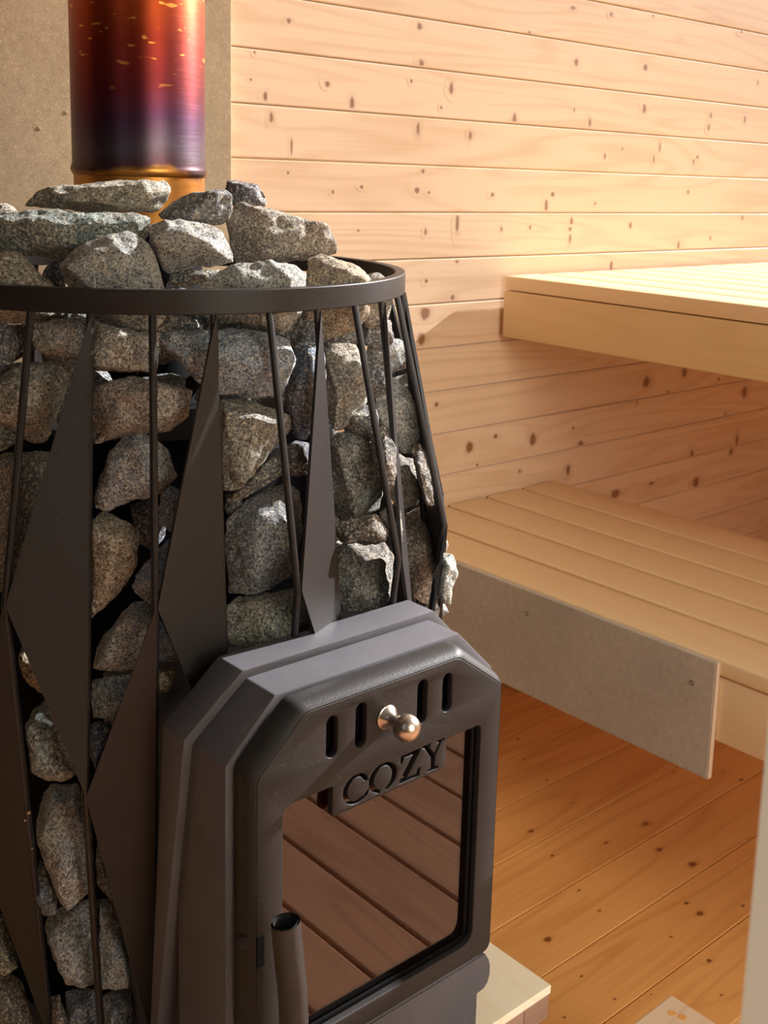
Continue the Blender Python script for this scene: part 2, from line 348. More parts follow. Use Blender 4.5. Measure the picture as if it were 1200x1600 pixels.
# cement board on the wall behind the stove
bx = at(361.7, 0, 1, WY - 0.012).x
wb = empty('cement_wall_board', (0.35, WY - 0.006, 0.05), 'grey brown speckled cement board fixed to the wall behind the flue pipe', 'wall board')
mb = MB(); mb.box((-0.2, WY - 0.012, 0.05), (bx, WY - 0.0006, 2.3), 0.0012); mb.build('board', CEMB, wb)
for x, y in ((60, 201), (102, 176)):
    p0 = at(x, y, 1, WY - 0.012); mb = MB(); mb.lathe([(0.0, 0.0004), (0.0022, 0.0003), (0.003, 0)], (p0.x, WY - 0.0122, p0.z), 16, Vector((0, -1, 0)))
    mb.build('screw', SCREW, wb, True)

# ------------------------------------------------------------------ benches
def bench(name, label, xf, top, th, zb, n, pitch, y0, y1, fas_in, gap=0.0098):
    b = empty(name, (xf, y1, zb), label, 'bench')
    for i in range(n):
        mb = MB(); mb.box((xf + i * pitch, y0, top - th), (xf + (i + 1) * pitch - gap, y1, top), 0.0038 if gap > 0.009 else 0.0015, (i * 0.618 + top) % 1, 3)
        tag(mb.build('slat', ASPEN, b, True))
    mb = MB(); mb.box((xf + fas_in, y0, zb), (xf + fas_in + 0.026, y1 - 0.0, top - th - 0.0022), 0.003, 0.37 + top, 3); mb.build('front_rail', ASPEN if top < 0.6 else ASPEND, b, True)
    mb = MB(); xr = xf + n * pitch - gap
    mb.box((xr - 0.05, y0, zb), (xr - 0.024, y1, top - th - 0.0022), 0.003, 0.77); mb.build('rear_rail', ASPEN, b, True)
    for yy in (y0 + 0.05, (y0 + y1) / 2, y1 - 0.09):
        mb = MB(); mb.box((xf + fas_in + 0.0265, yy, zb + 0.02), (xr - 0.0505, yy + 0.04, top - th - 0.0022), 0.002, 0.21); mb.build('cross_member', ASPEN, b)
    return b
YB0 = 0.31
lo = bench('lower_bench', 'lower slatted sauna bench with a grey cement board on its front', 1.2745, 0.4229, 0.0235, 0.3048, 5, 0.1042, YB0, WY - 0.004, 0.003)
up = bench('upper_bench', 'upper slatted sauna bench with a sunlit top and plain wooden front', 1.6043, 0.8597, 0.0265, 0.7418, 10, 0.1035, YB0, WY - 0.012, -0.002, 0.0088)
# legs keep the benches on the floor, outside the picture or in shadow behind the rails
for b, xa, xb, zb in ((lo, 1.30, 1.70, 0.3048), (up, 2.42, 2.56, 0.7418)):
    for x in (xa, xb):
        if b is lo and x == xa: continue
        mb = MB(); mb.box((x, YB0 + 0.06, 0), (x + 0.045, YB0 + 0.105, zb + 0.05), 0.003, 0.4); mb.build('leg', ASPEN, b)
mb = MB(); mb.box((1.66, WY - 0.05, 0.0), (1.70, WY - 0.006, 0.38), 0.003, 0.4); mb.build('leg', ASPEN, lo)
pz0, pz1, py0 = 0.2498, 0.4196, 0.794
mb = MB(); mb.box((1.2675, py0, pz0), (1.2768, WY - 0.01, pz1), 0.0018, 0.2, 2)
hs = mb.build('heat_shield_board', CEMP, lo); tag(hs, 'grey cement board screwed to the front of the lower bench')
mb = MB(); mb.box((1.2678, py0 - 0.0012, pz0 + 0.001), (1.2766, py0 + 0.001, pz1 - 0.0005), 0.0005); mb.build('board_edge', CEMEDGE, hs)
for x, y in ((823, 959), (1081, 1067)):
    p0 = at(x, y, 0, 1.2675); mb = MB(); mb.lathe([(0.0, -0.0012), (0.0018, -0.0012), (0.0026, 0.0004), (0.0034, 0.0004), (0.0038, -0.0002)], (1.2675, p0.y, p0.z), 20, Vector((-1, 0, 0)))
    mb.build('screw', SCREW, hs, True)

# ------------------------------------------------------------------ plinth, step, glass door
pl = empty('stove_plinth', (0.585, 1.05, 0), 'pale plywood plinth carrying the stove, its front right corner showing below the door', 'plinth')
mb = MB(); mb.box((0.30, 0.703, 0.190), (0.852, 1.40, 0.2), 0.0008, 0.3); mb.build('plywood_top', PLY, pl)
mb = MB(); mb.box((0.3012, 0.7042, 0.160), (0.812, 0.75, 0.1895), 0.001, 0.6); mb.box((0.8128, 0.7042, 0.160), (0.8508, 1.399, 0.1895), 0.001, 0.1)
mb.box((0.3012, 0.752, 0.160), (0.34, 1.399, 0.1895), 0.001, 0.1)
tag(mb.build('edge_frame', PLYE, pl), 'edge strips coloured in the reddish brown of their shaded sides')
mb = MB(); mb.box((0.36, 0.95, 0.0), (0.66, 1.36, 0.1896), 0.002, 0.5); mb.build('base_block', PLYE, pl)

s1 = at(1048.6, 1553, 2, 0.15)
st = empty('wooden_step', (s1.x - 0.15, s1.y - 0.09, 0), 'small pale wooden step on the floor at the lower right edge, top board only visible', 'step')
mb = MB(); mb.box((s1.x - 0.36, s1.y - 0.16, 0.128), (s1.x, s1.y, 0.15), 0.0025, 0.52); mb.build('top_board', PINE, st)
for q in (s1.x - 0.30, s1.x - 0.08):
    mb = MB(); mb.box((q, s1.y - 0.145, 0), (q + 0.02, s1.y - 0.015, 0.1278), 0.002, 0.4); mb.build('leg', PINE, st)
for x, y in ((1050, 1583), (1066, 1589)):
    p0 = at(x, y, 2, 0.15); mb = MB(); mb.lathe([(0.0, 0.0004), (0.0042, 0.0004), (0.005, 0)], (p0.x, p0.y, 0.15), 18); mb.build('wood_plug', SCREW if 0 else PINEF, st)

gd = empty('glass_door', (0.262, 0.146, 0.0), 'open clear glass door seen edge on as a blurred pale strip at the right border', 'door')
dr = Vector((0.94, 0.342, 0)).normalized(); nn = Vector((-0.342, 0.94, 0)).normalized(); r_ = ray(1157, 1600); e0 = CAM + r_ * (0.30 / math.hypot(r_.x, r_.y)) - nn * 0.0065; e0.z = 0
def gbox(a0, a1, w, z0, z1):
    q = [e0 + dr * a + nn * b for a, b in ((a0, -w), (a1, -w), (a1, w), (a0, w))]
    mb = MB(); mb.add([(v.x, v.y, z) for z in (z0, z1) for v in q], [[3, 2, 1, 0], [4, 5, 6, 7], [0, 1, 5, 4], [1, 2, 6, 5], [2, 3, 7, 6], [3, 0, 4, 7]]); return mb
gbox(0.0025, 0.45, 0.0062, 0.02, 1.95).build('glass_pane', GP, gd)
tag(gbox(0, 0.0024, 0.0065, 0.02, 1.95).build('edge_strip', GE, gd), 'pale greenish ground glass edge')
gbox(0.2, 0.45, 0.006, 0.0, 0.019).build('bottom_hinge', CAGE, gd)

# ------------------------------------------------------------------ the stove
AX = Vector((0.5997, 1.073, 0)); PX = Vector((0.5995, 1.104, 0)); NM_ = 32
def pol(th, r, z):
    t = math.radians(th); return Vector((AX.x + r * math.sin(t), AX.y - r * math.cos(t), z))
ZT, ZM, ZL, ZB, ZF = 0.9268, 0.6935, 0.5255, 0.250, 0.205
def rod_odd(z): return 0.2539 + (0.3030 - 0.2539) * (ZT - z) / (ZT - ZL) if z > ZL else 0.3030 - (0.3030 - 0.2710) * (ZL - z) / (ZL - ZB)
def rod_even(z): return 0.2539 + (0.3095 - 0.2539) * (ZT - z) / (ZT - ZM) if z > ZM else 0.3095 - (0.3095 - 0.2600) * (ZM - z) / (ZM - ZB)
stove = empty('sauna_stove', (AX.x, AX.y, 0.2), 'dark brown wood burning sauna stove with a stone filled steel cage and glass fire door', 'stove')
# ring
mb = MB(); mb.lathe([(0.2565, 0.9267), (0.2572, 0.9275), (0.2572, 0.9467), (0.2565, 0.9475), (0.2470, 0.9475), (0.2463, 0.9467), (0.2463, 0.9275), (0.2470, 0.9267)], (AX.x, AX.y, 0), 160, closed=True)
mb.build('basket_ring', CAGE, stove, True)
mb = MB(); mb.lathe([(0.252, ZF), (0.264, ZF), (0.264, ZF + 0.025), (0.252, ZF + 0.025)], (AX.x, AX.y, 0), 128, closed=True); mb.build('bottom_ring', CAGE, stove, True)
mb = MB(); mb.lathe([(0.0, 0.2005), (0.262, 0.2005), (0.262, 0.2048), (0.0, 0.2048)], (AX.x, AX.y, 0), 96, closed=False); mb.build('base_plate', BODY, stove)
mb = MB(); mb.lathe([(0.0, 0.205), (0.183, 0.205), (0.183, 0.785), (0.17, 0.80), (0.0, 0.80)], (AX.x, AX.y, 0), 64); mb.build('inner_body', DARKM, stove, True)
def th_of(k): return -30 + 11.25 * k
def inhood(th): return -24 < ((th + 180) % 360 - 180) < 28
for k in range(NM_):
    th = th_of(k); even = (k % 2 == 0)
    f = rod_even if even else rod_odd; zs = [ZT, ZM if even else ZL, ZB, ZF + 0.012]
    if inhood(th): zs = [ZT] + ([ZM] if even else []) + [0.615]
    pts = [pol(th - (1.9 if k == 0 and z < 0.4 else 0), f(z) if z >= ZB else f(ZB), z) for z in zs]
    mb = MB(); mb.tube(pts, 0.0033, 10); mb.build('rod', CAGE, stove, True)
def plate(a, b, c):
    a, b, c = Vector(a), Vector(b), Vector(c); n = (b - a).cross(c - a).normalized()
    cc = (a + b + c) / 3
    if n.dot(cc - Vector((AX.x, AX.y, cc.z))) < 0: n = -n
    mb = MB(); mb.prism([(0, 0), (1, 0), (0, 1)], lambda u, v, t: a + (b - a) * u + (c - a) * v + n * t, 0.0012, 0.0042); return mb
for k in range(NM_):
    th = th_of(k); n1 = th_of(k - 1)
    if k % 2:      # upper row
        A, B, Cc = pol(th, rod_odd(ZT - 0.001), ZT - 0.001), pol(n1, rod_even(ZM), ZM), pol(th, rod_odd(ZL), ZL)
        if -12 < th < 30:  Cc = pol(th, rod_odd(0.60), 0.60); B = pol(n1, rod_even(ZM), ZM)
        if -12 < th < 30:
            # the fire door housing cuts these short
            full = pol(th, rod_odd(ZL), ZL); D_ = B + (full - B) * 0.52; t_ = (0.605)
            mbp = MB(); E_ = A + (full - A) * ((ZT - t_) / (ZT - ZL)); n = (B - A).cross(full - A).normalized()
            if n.dot(B - Vector((AX.x, AX.y, B.z))) < 0: n = -n
            q = [A, B, D_, E_]; vs = [v + n * 0.0012 for v in q] + [v + n * 0.0042 for v in q]
            mbp.add(vs, [[3, 2, 1, 0], [4, 5, 6, 7], [0, 1, 5, 4], [1, 2, 6, 5], [2, 3, 7, 6], [3, 0, 4, 7]]); mbp.build('cage_plate', CAGE, stove)
        else: plate(A, B, Cc).build('cage_plate', CAGE, stove)
    else:          # lower row
        if -24 < ((th + 180) % 360 - 180) < 30: continue
        plate(pol(th, rod_even(ZM), ZM), pol(n1, rod_odd(ZL), ZL), pol(th - (1.9 if k == 0 else 0), rod_even(ZB), ZB)).build('cage_plate', CAGE, stove)
mb = MB()
for x, y, r in ((45, 1270, .0016), (39, 1282, .0012), (50, 1326, .0008), (33, 1022, .0014), (143, 1357, .0022), (141, 1322, .0018), (143, 1308, .001), (62, 1127, .001), (180, 1125, .0008), (222, 1224, .0007), (300, 1030, .0009)):
    d = ray(x, y); best = None
    # on the cage surface
    rr = 0.300 if y < 1200 else 0.292
    a_ = d.x ** 2 + d.y ** 2; b_ = -2 * (d.x * AX.x + d.y * AX.y); c_ = AX.x ** 2 + AX.y ** 2 - rr * rr
    t = (-b_ - math.sqrt(max(0, b_ * b_ - 4 * a_ * c_))) / 2 / a_; q = CAM + d * t
    bm = bmesh.new(); bmesh.ops.create_icosphere(bm, subdivisions=2, radius=r, matrix=Matrix.Translation(q)); mb.bm(bm)
tag(mb.build('resin_drops', DOT, stove, True), 'pale dried drops on the cage', kind='stuff')

# housing of the fire door
HX = 0.590
def octo(hw, zt, zb, cw, cz, br=0.0):
    """outline with clipped top corners, half width hw, top zt, bottom zb"""
    return [(HX - hw, zb), (HX + hw, zb), (HX + hw, zt - cz), (HX + hw - cw, zt), (HX - hw + cw, zt), (HX - hw, zt - cz)]
xz = lambda u, v, t: (u, t, v)
yc = lambda u, v: 0.7395 + (0.645 - v) * 0.172
def housing(name, outer, inner, y0, y1, mat, bev):
    """hollow frame between two outlines, from y0 (front) to y1 (back)"""
    g = lambda t, u, v: t(u, v) if callable(t) else t
    n = len(outer); vs = []
    for pts, y in ((outer, y0), (outer, y1), (inner, y1), (inner, y0)): vs += [(u, g(y, u, v), v) for u, v in pts]
    fs = []
    for r_ in range(4):
        for i in range(n): fs.append([r_ * n + i, r_ * n + (i + 1) % n, ((r_ + 1) % 4) * n + (i + 1) % n, ((r_ + 1) % 4) * n + i])
    bm = bmesh.new(); bv = [bm.verts.new(v) for v in vs]; [bm.faces.new([bv[i] for i in f]) for f in fs]
    bmesh.ops.recalc_face_normals(bm, faces=bm.faces[:])
    if bev: bmesh.ops.bevel(bm, geom=[e for e in bm.edges if e.calc_face_angle(0) > 0.2], offset=bev, segments=2, profile=0.5, affect='EDGES')
    mb = MB(); mb.bm(bm); return mb.build(name, mat, stove, True)
housing('collar', octo(0.1535, 0.6505, 0.205, 0.049, 0.0475), octo(0.1380, 0.632, 0.212, 0.043, 0.041), yc, lambda u, v: 0.7800 + (0.604 - v) * 0.098, BODY, 0.0012)
mb = MB(); mb.prism(octo(0.130, 0.628, 0.2055, 0.043, 0.041), xz, 0.775, 0.93); mb.build('firebox', BODY, stove)
housing('door_housing', octo(0.1455, 0.6425, 0.205, 0.0455, 0.0455), octo(0.130, 0.627, 0.30, 0.040, 0.040), 0.700, 0.774, BODY, 0.0018)
rl = [(HX - 0.153, 0.2012), (HX + 0.1307, 0.2012), (HX + 0.1307, 0.2248), (HX + 0.1399, 0.2343), (HX + 0.1416, 0.2528), (HX + 0.1532, 0.2541), (HX + 0.158, 0.2585), (HX + 0.1605, 0.266), (HX + 0.1605, 0.2755), (HX + 0.158, 0.284), (HX + 0.153, 0.292), (HX - 0.153, 0.292)]
mb = MB(); mb.prism(rl, xz, 0.699, 0.74); mb.build('ash_box', BODY, stove)
mb = MB(); mb.prism([(HX - 0.05, 0.212), (HX + 0.05, 0.212), (HX + 0.05, 0.245), (HX - 0.05, 0.245)], xz, 0.690, 0.6989); mb.build('ash_drawer', BODY, stove)
# firebox seen through the glass
fb = [(HX - 0.1285, 0.302), (HX + 0.1285, 0.302), (HX + 0.1285, 0.585), (HX + 0.090, 0.625), (HX - 0.090, 0.625), (HX - 0.1285, 0.585)]
mb = MB(); n = len(fb); vs = [(u, 0.702, v) for u, v in fb] + [(u, 0.7745, v) for u, v in fb]
mb.add(vs, [list(range(n, 2 * n))] + [[i, (i + 1) % n, (i + 1) % n + n, i + n] for i in range(n)]); mb.build('firebox_lining', FIRE, stove)

# door: face plate with window, vents and cut-out letters
def bez(sp, pts, closed=True):
    sp.points.add(len(pts) - 1)
    for i, (x, y) in enumerate(pts): sp.points[i].co = (x, y, 0, 1)
    sp.use_cyclic_u = closed
def rounded(pts, r, seg=5):
    out = []; n = len(pts)
    for i in range(n):
        a, b, c = Vector(pts[i - 1]), Vector(pts[i]), Vector(pts[(i + 1) % n]); rr = r[i] if isinstance(r, list) else r
        if rr <= 0: out.append(tuple(b)); continue
        u = (a - b).normalized(); w = (c - b).normalized(); d = min(rr, (a - b).length / 2, (c - b).length / 2)
        p0, p1 = b + u * d, b + w * d
        for s_ in range(seg + 1):
            t = s_ / seg; out.append(tuple(p0 * (1 - t) ** 2 + b * 2 * t * (1 - t) + p1 * t * t))
    return out
def slot(cx, z0, z1, hw):
    return [(cx + hw * math.cos(a), z1 - hw + hw * math.sin(a)) for a in [math.pi * i / 10 for i in range(11)]] + [(cx - hw * math.cos(a), z0 + hw - hw * math.sin(a)) for a in [math.pi * i / 10 for i in range(11)]]
face = rounded([(HX - 0.1330, 0.322), (HX + 0.1325, 0.322), (HX + 0.1325, 0.5928), (HX + 0.0775, 0.6335), (HX - 0.0885, 0.6335), (HX - 0.1330, 0.5918)], [0.008, 0.010, 0.006, 0.006, 0.006, 0.006])
gx0, gx1, gz0, gz1 = 0.4812, 0.6985, 0.3405, 0.5608
tabp = [(0.5296, gz1), (0.5296, 0.5335), (0.6555, 0.5335), (0.6555, gz1)]
win = rounded([(gx0, gz0), (gx1, gz0), (gx1, gz1), tabp[3], tabp[2], tabp[1], tabp[0], (gx0, gz1)], [0.012, 0.014, 0.006, 0.005, 0.005, 0.002, 0.001, 0.010])
holes = [win] + [slot(c, a, b, 0.0058) for c, a, b in ((0.5280, 0.5865, 0.6225), (0.5578, 0.5858, 0.6245), (0.6250, 0.5852, 0.6252), (0.6543, 0.5868, 0.6226))]
def arc(cx, cz, rx, rz, a0, a1, n=14): return [(cx + rx * math.cos(math.radians(a0 + (a1 - a0) * i / n)), cz + rz * math.sin(math.radians(a0 + (a1 - a0) * i / n))) for i in range(n + 1)]
LZ0, LZ1 = 0.5365, 0.5625; LM = (LZ0 + LZ1) / 2; LH = (LZ1 - LZ0) / 2
# C with serifs at the open ends
cC = 0.5545
Cl = arc(cC, LM, 0.0140, LH, 42, 318, 26) + [(cC + 0.0122, LM - 0.0052), (cC + 0.0088, LM - 0.0085)] + arc(cC, LM, 0.0098, LH - 0.0026, 302, 58, 24)[0:] + [(cC + 0.0084, LM + 0.0042), (cC + 0.0122, LM + 0.0042)]
cO = 0.5830
Ol = arc(cO, LM, 0.0152, LH, -78, 258, 34) + arc(cO, LM, 0.0100, LH - 0.0024, 252, -72, 30)
z0x, z1x = 0.6015, 0.6250
Zl = [(z0x + 0.0012, LZ1 - 0.0005), (z1x - 0.0004, LZ1 - 0.0005), (z1x - 0.0004, LZ1 - 0.0030), (z0x + 0.0078, LZ0 + 0.0030), (z1x - 0.0042, LZ0 + 0.0030), (z1x - 0.0022, LZ0 + 0.0078), (z1x, LZ0 + 0.0078), (z1x - 0.0008, LZ0 + 0.0003),
      (z0x, LZ0 + 0.0003), (z0x, LZ0 + 0.0026), (z1x - 0.0085, LZ1 - 0.0032), (z0x + 0.0046, LZ1 - 0.0032), (z0x + 0.0030, LZ1 - 0.0076), (z0x + 0.0010, LZ1 - 0.0076)]
yc0 = 0.6400
Yl = [(yc0 - 0.0130, LZ1), (yc0 - 0.0035, LZ1), (yc0 - 0.0035, LZ1 - 0.0018), (yc0 - 0.0054, LZ1 - 0.0020), (yc0 + 0.0010, LM + 0.0022), (yc0 + 0.0066, LZ1 - 0.0020), (yc0 + 0.0046, LZ1 - 0.0018), (yc0 + 0.0046, LZ1), (yc0 + 0.0128, LZ1), (yc0 + 0.0128, LZ1 - 0.0018), (yc0 + 0.0104, LZ1 - 0.0020),
      (yc0 + 0.0024, LM - 0.0008), (yc0 + 0.0024, LZ0 + 0.0022), (yc0 + 0.0062, LZ0 + 0.0018), (yc0 + 0.0062, LZ0), (yc0 - 0.0062, LZ0), (yc0 - 0.0062, LZ0 + 0.0018), (yc0 - 0.0024, LZ0 + 0.0022), (yc0 - 0.0024, LM - 0.0008), (yc0 - 0.0104, LZ1 - 0.0020), (yc0 - 0.0130, LZ1 - 0.0018)]
holes += [Cl, Ol, Zl, Yl]
def filled(name, loops, y_front, thick, mat, parent, bev=0.0):
    cu = bpy.data.curves.new(name, 'CURVE'); cu.dimensions = '2D'; cu.fill_mode = 'BOTH'; cu.extrude = thick / 2 - bev; cu.bevel_depth = bev; cu.bevel_resolution = 2
    if bev: cu.offset = -bev
    for lp in loops: bez(cu.splines.new('POLY'), lp)
    tmp = bpy.data.objects.new(name, cu); COL.objects.link(tmp)
    dg = bpy.context.evaluated_depsgraph_get(); me = bpy.data.meshes.new_from_object(tmp.evaluated_get(dg)); bpy.data.objects.remove(tmp)
    me.transform(Matrix(((1, 0, 0, 0), (0, 0, 1, y_front + thick / 2), (0, 1, 0, 0), (0, 0, 0, 1))))
    me.materials.clear(); mb = MB(); mb.add([v.co.copy() for v in me.vertices], [list(p_.vertices) for p_ in me.polygons])
    return mb
mb = filled('fire_door', [face] + holes, 0.6750, 0.0070, CAST, stove, 0.0009)
back = rounded([(HX - 0.1392, 0.3165), (HX + 0.1372, 0.3165), (HX + 0.1372, 0.5980), (HX + 0.0835, 0.6408), (HX - 0.0948, 0.6408), (HX - 0.1392, 0.5980)], [0.008, 0.010, 0.006, 0.006, 0.006, 0.006])
nf_ = len(face); vs = []; fs = []
prof = [(0.0, 0.6757), (0.12, 0.6753), (0.38, 0.6768), (0.72, 0.6805), (0.95, 0.6850), (1.0, 0.6890), (1.0, 0.6965)]
for f_, y in prof: vs += [(a[0] + (b[0] - a[0]) * f_, y, a[1] + (b[1] - a[1]) * f_) for a, b in zip(face, back)]
for r_ in range(len(prof) - 1):
    for i in range(nf_): fs.append([r_ * nf_ + i, r_ * nf_ + (i + 1) % nf_, (r_ + 1) * nf_ + (i + 1) % nf_, (r_ + 1) * nf_ + i])
mb.add(vs, fs)
door = mb.build('fire_door', CAST, stove, True, 40); tag(door, 'grey black cast door with cut-out letters and four vent slots')
# gasket, glass, baffle behind vents
gk = rounded([(gx0 - 0.004, gz0 - 0.004), (gx1 + 0.004, gz0 - 0.004), (gx1 + 0.004, gz1 + 0.004), (gx0 - 0.004, gz1 + 0.004)], 0.008)
gi = rounded([(gx0 + 0.0008, gz0 + 0.003), (gx1 - 0.0035, gz0 + 0.003), (gx1 - 0.0035, gz1 - 0.0008), (gx0 + 0.0008, gz1 - 0.0008)], 0.010)
filled('window_gasket', [gk, gi], 0.6828, 0.0022, RUB, stove).build('window_gasket', RUB, door)
mb = MB(); mb.box((gx0 - 0.006, 0.6856, gz0 - 0.006), (gx1 + 0.006, 0.6896, gz1 + 0.008)); mb.build('glass', GL, door)
mb = MB(); mb.box((0.50, 0.686, 0.5745), (0.68, 0.688, 0.630)); mb.build('vent_slide', DARKM, door)
# knob
kb = at(604, 1120, 1, 0.675)
mb = MB(); mb.lathe([(0.0, 0.002), (0.0093, 0.0018), (0.0105, 0.0008), (0.0105, 0.0)][::-1] , (kb.x, 0.6746, kb.z), 32, Vector((0, -1, 0)))
mb.lathe([(0.0098, 0.0015), (0.0065, 0.005), (0.0048, 0.008), (0.0046, 0.013), (0.006, 0.0155)], (kb.x, 0.6746, kb.z), 32, Vector((0, -1, 0)))
mb.lathe([(0.0115 * math.sin(math.pi * i / 18), 0.025 - 0.0115 * math.cos(math.pi * i / 18)) for i in range(19)], (kb.x, 0.6746, kb.z), 36, Vector((0, -1, 0)))
tag(mb.build('vent_knob', BRASS, door, True, 50), 'satin metal ball knob')
# hinges on the right
for zc in (0.548, 0.375):
    mb = MB(); mb.tube([(HX + 0.1425, 0.690, zc - 0.024), (HX + 0.1425, 0.690, zc - 0.0005)], 0.0042, 12); mb.tube([(HX + 0.1425, 0.690, zc + 0.0005), (HX + 0.1425, 0.690, zc + 0.022)], 0.0042, 12)
    mb.tube([(HX + 0.1425, 0.690, zc + 0.022), (HX + 0.1425, 0.690, zc + 0.0265)], [0.0050, 0.0030], 12)
    mb.build('hinge', CAGE, door, True)
# handle: a bent tube on a bracket
h0 = at(446, 1440, 1, 0.640)
path = [Vector((h0.x, 0.640, h0.z)), Vector((h0.x + 0.0022, 0.638, h0.z - 0.03)), Vector((h0.x + 0.0055, 0.637, h0.z - 0.065)), Vector((h0.x + 0.0075, 0.6375, h0.z - 0.10)), Vector((h0.x + 0.0080, 0.639, h0.z - 0.14)), Vector((h0.x + 0.007, 0.641, h0.z - 0.175))]
pp = []
for i in range(len(path) - 1):
    for s_ in range(6): pp.append(path[i].lerp(path[i + 1], s_ / 6))
pp.append(path[-1])
for _ in range(4): pp = [pp[0]] + [(pp[i - 1] + pp[i] * 2 + pp[i + 1]) / 4 for i in range(1, len(pp) - 1)] + [pp[-1]]
mb = MB(); mb.tube(pp, 0.0112, 28, False); mb.tube(pp, 0.0092, 28, False)
hd = mb.build('door_handle', TUBE, door, True)
mb = MB(); d0 = (pp[0] - pp[1]).normalized(); mb.lathe([(0.0092, 0.0), (0.0112, 0.0), (0.0112, 0.0008), (0.0092, 0.0008)], pp[0], 28, d0, True)
tag(mb.build('cut_end', RAW, hd, True), 'bare steel rim')
bx_ = h0.x - 0.003
mb = MB(); mb.prism([(0.6745, 0.4560), (0.6745, 0.4340), (0.666, 0.4290), (0.645, 0.4020), (0.637, 0.3990), (0.637, 0.4500), (0.648, 0.4500), (0.662, 0.4560)],
                     lambda u, v, t: (t, u, v), 0.4585, 0.4620); mb.build('handle_bracket', BODY, hd)
mb = MB(); mb.box((0.4572, 0.6742, 0.4315), (0.4635, 0.6752, 0.4590)); mb.build('slot_shade_patch', DARKM, door)  # dark block on the door face, standing in for shade inside the slot
sc_ = at(381, 1472, 1, 0.684)
mb = MB(); sd = Vector((-0.75, -0.66, 0)).normalized()
mb.lathe([(0.0, 0.0022), (0.003, 0.002), (0.0055, 0.0008), (0.0062, -0.002)], sc_ + sd * 0.0005, 24, sd)
mb.build('screw', CAST, door, True)

# flue pipe
fp = empty('flue_pipe', (PX.x, PX.y, 0.876), 'heat tinted red and purple steel flue pipe rising out of the stones', 'pipe')
mb = MB(); R0 = 0.0667
mb.lathe([(R0 - 0.002, 1.036), (R0 - 0.0004, 1.036), (R0 + 0.0012, 1.0385), (R0 + 0.0020, 1.0415), (R0 + 0.0012, 1.0445), (R0, 1.048), (R0, 2.35), (R0 - 0.002, 2.35)], (PX.x, PX.y, 0), 128); mb.build('pipe', FLUE, fp, True, 60)
mb = MB(); mb.lathe([(R0 - 0.004, 0.8015), (R0 - 0.004, 1.0), (R0 - 0.002, 1.0)], (PX.x, PX.y, 0), 64); mb.build('pipe_foot', DARKM, fp, True)
mb = MB(); mb.lathe([(R0 - 0.001, 0.985), (R0 - 0.001, 1.0365), (R0 - 0.004, 1.0365)], (PX.x, PX.y, 0), 96); tag(mb.build('pipe_collar', FLUE, fp, True), 'bronze coloured lower sleeve')

# ------------------------------------------------------------------ sauna stones
def rock_mesh(pts, org, seed, D):
    bm = bmesh.new(); [bm.verts.new(p) for p in pts]
    res = bmesh.ops.convex_hull(bm, input=bm.verts[:])
    junk = [g for g in res['geom_interior'] + res['geom_unused'] if isinstance(g, bmesh.types.BMVert) and g.is_valid]
    bmesh.ops.delete(bm, geom=list(set(junk)), context='VERTS')
    bmesh.ops.triangulate(bm, faces=bm.faces[:])
    for L in (0.02, 0.011, 0.007, 0.0045):
        es = [e for e in bm.edges if e.calc_length() > L]
        if es: bmesh.ops.subdivide_edges(bm, edges=es, cuts=1, use_grid_fill=False); bmesh.ops.triangulate(bm, faces=bm.faces[:])
    for _ in range(1): bmesh.ops.smooth_vert(bm, verts=bm.verts[:], factor=0.5, use_axis_x=True, use_axis_y=True, use_axis_z=True)
    es = [e for e in bm.edges if e.calc_length() > 0.0032]
    bmesh.ops.subdivide_edges(bm, edges=es, cuts=1); bmesh.ops.triangulate(bm, faces=bm.faces[:])
    bm.normal_update(); off = Vector((seed * 3.1, seed * 1.7, seed * 0.9)); sz = min(1.0, D / 0.045)
    for v in bm.verts:
        p_ = v.co + off
        n_ = noise.noise(p_ * 42) * 0.0024 * sz + noise.noise(p_ * 120) * 0.0012 + abs(noise.noise(p_ * 65)) * -0.0020 * sz + noise.noise(p_ * 330) * 0.0005
        v.co += v.normal * n_
    for v in bm.verts: v.co -= org
    for f in bm.faces: f.smooth = True
    me = bpy.data.meshes.new('sauna_stone'); bm.to_mesh(me); bm.free(); me.materials.append(ROCK); return me
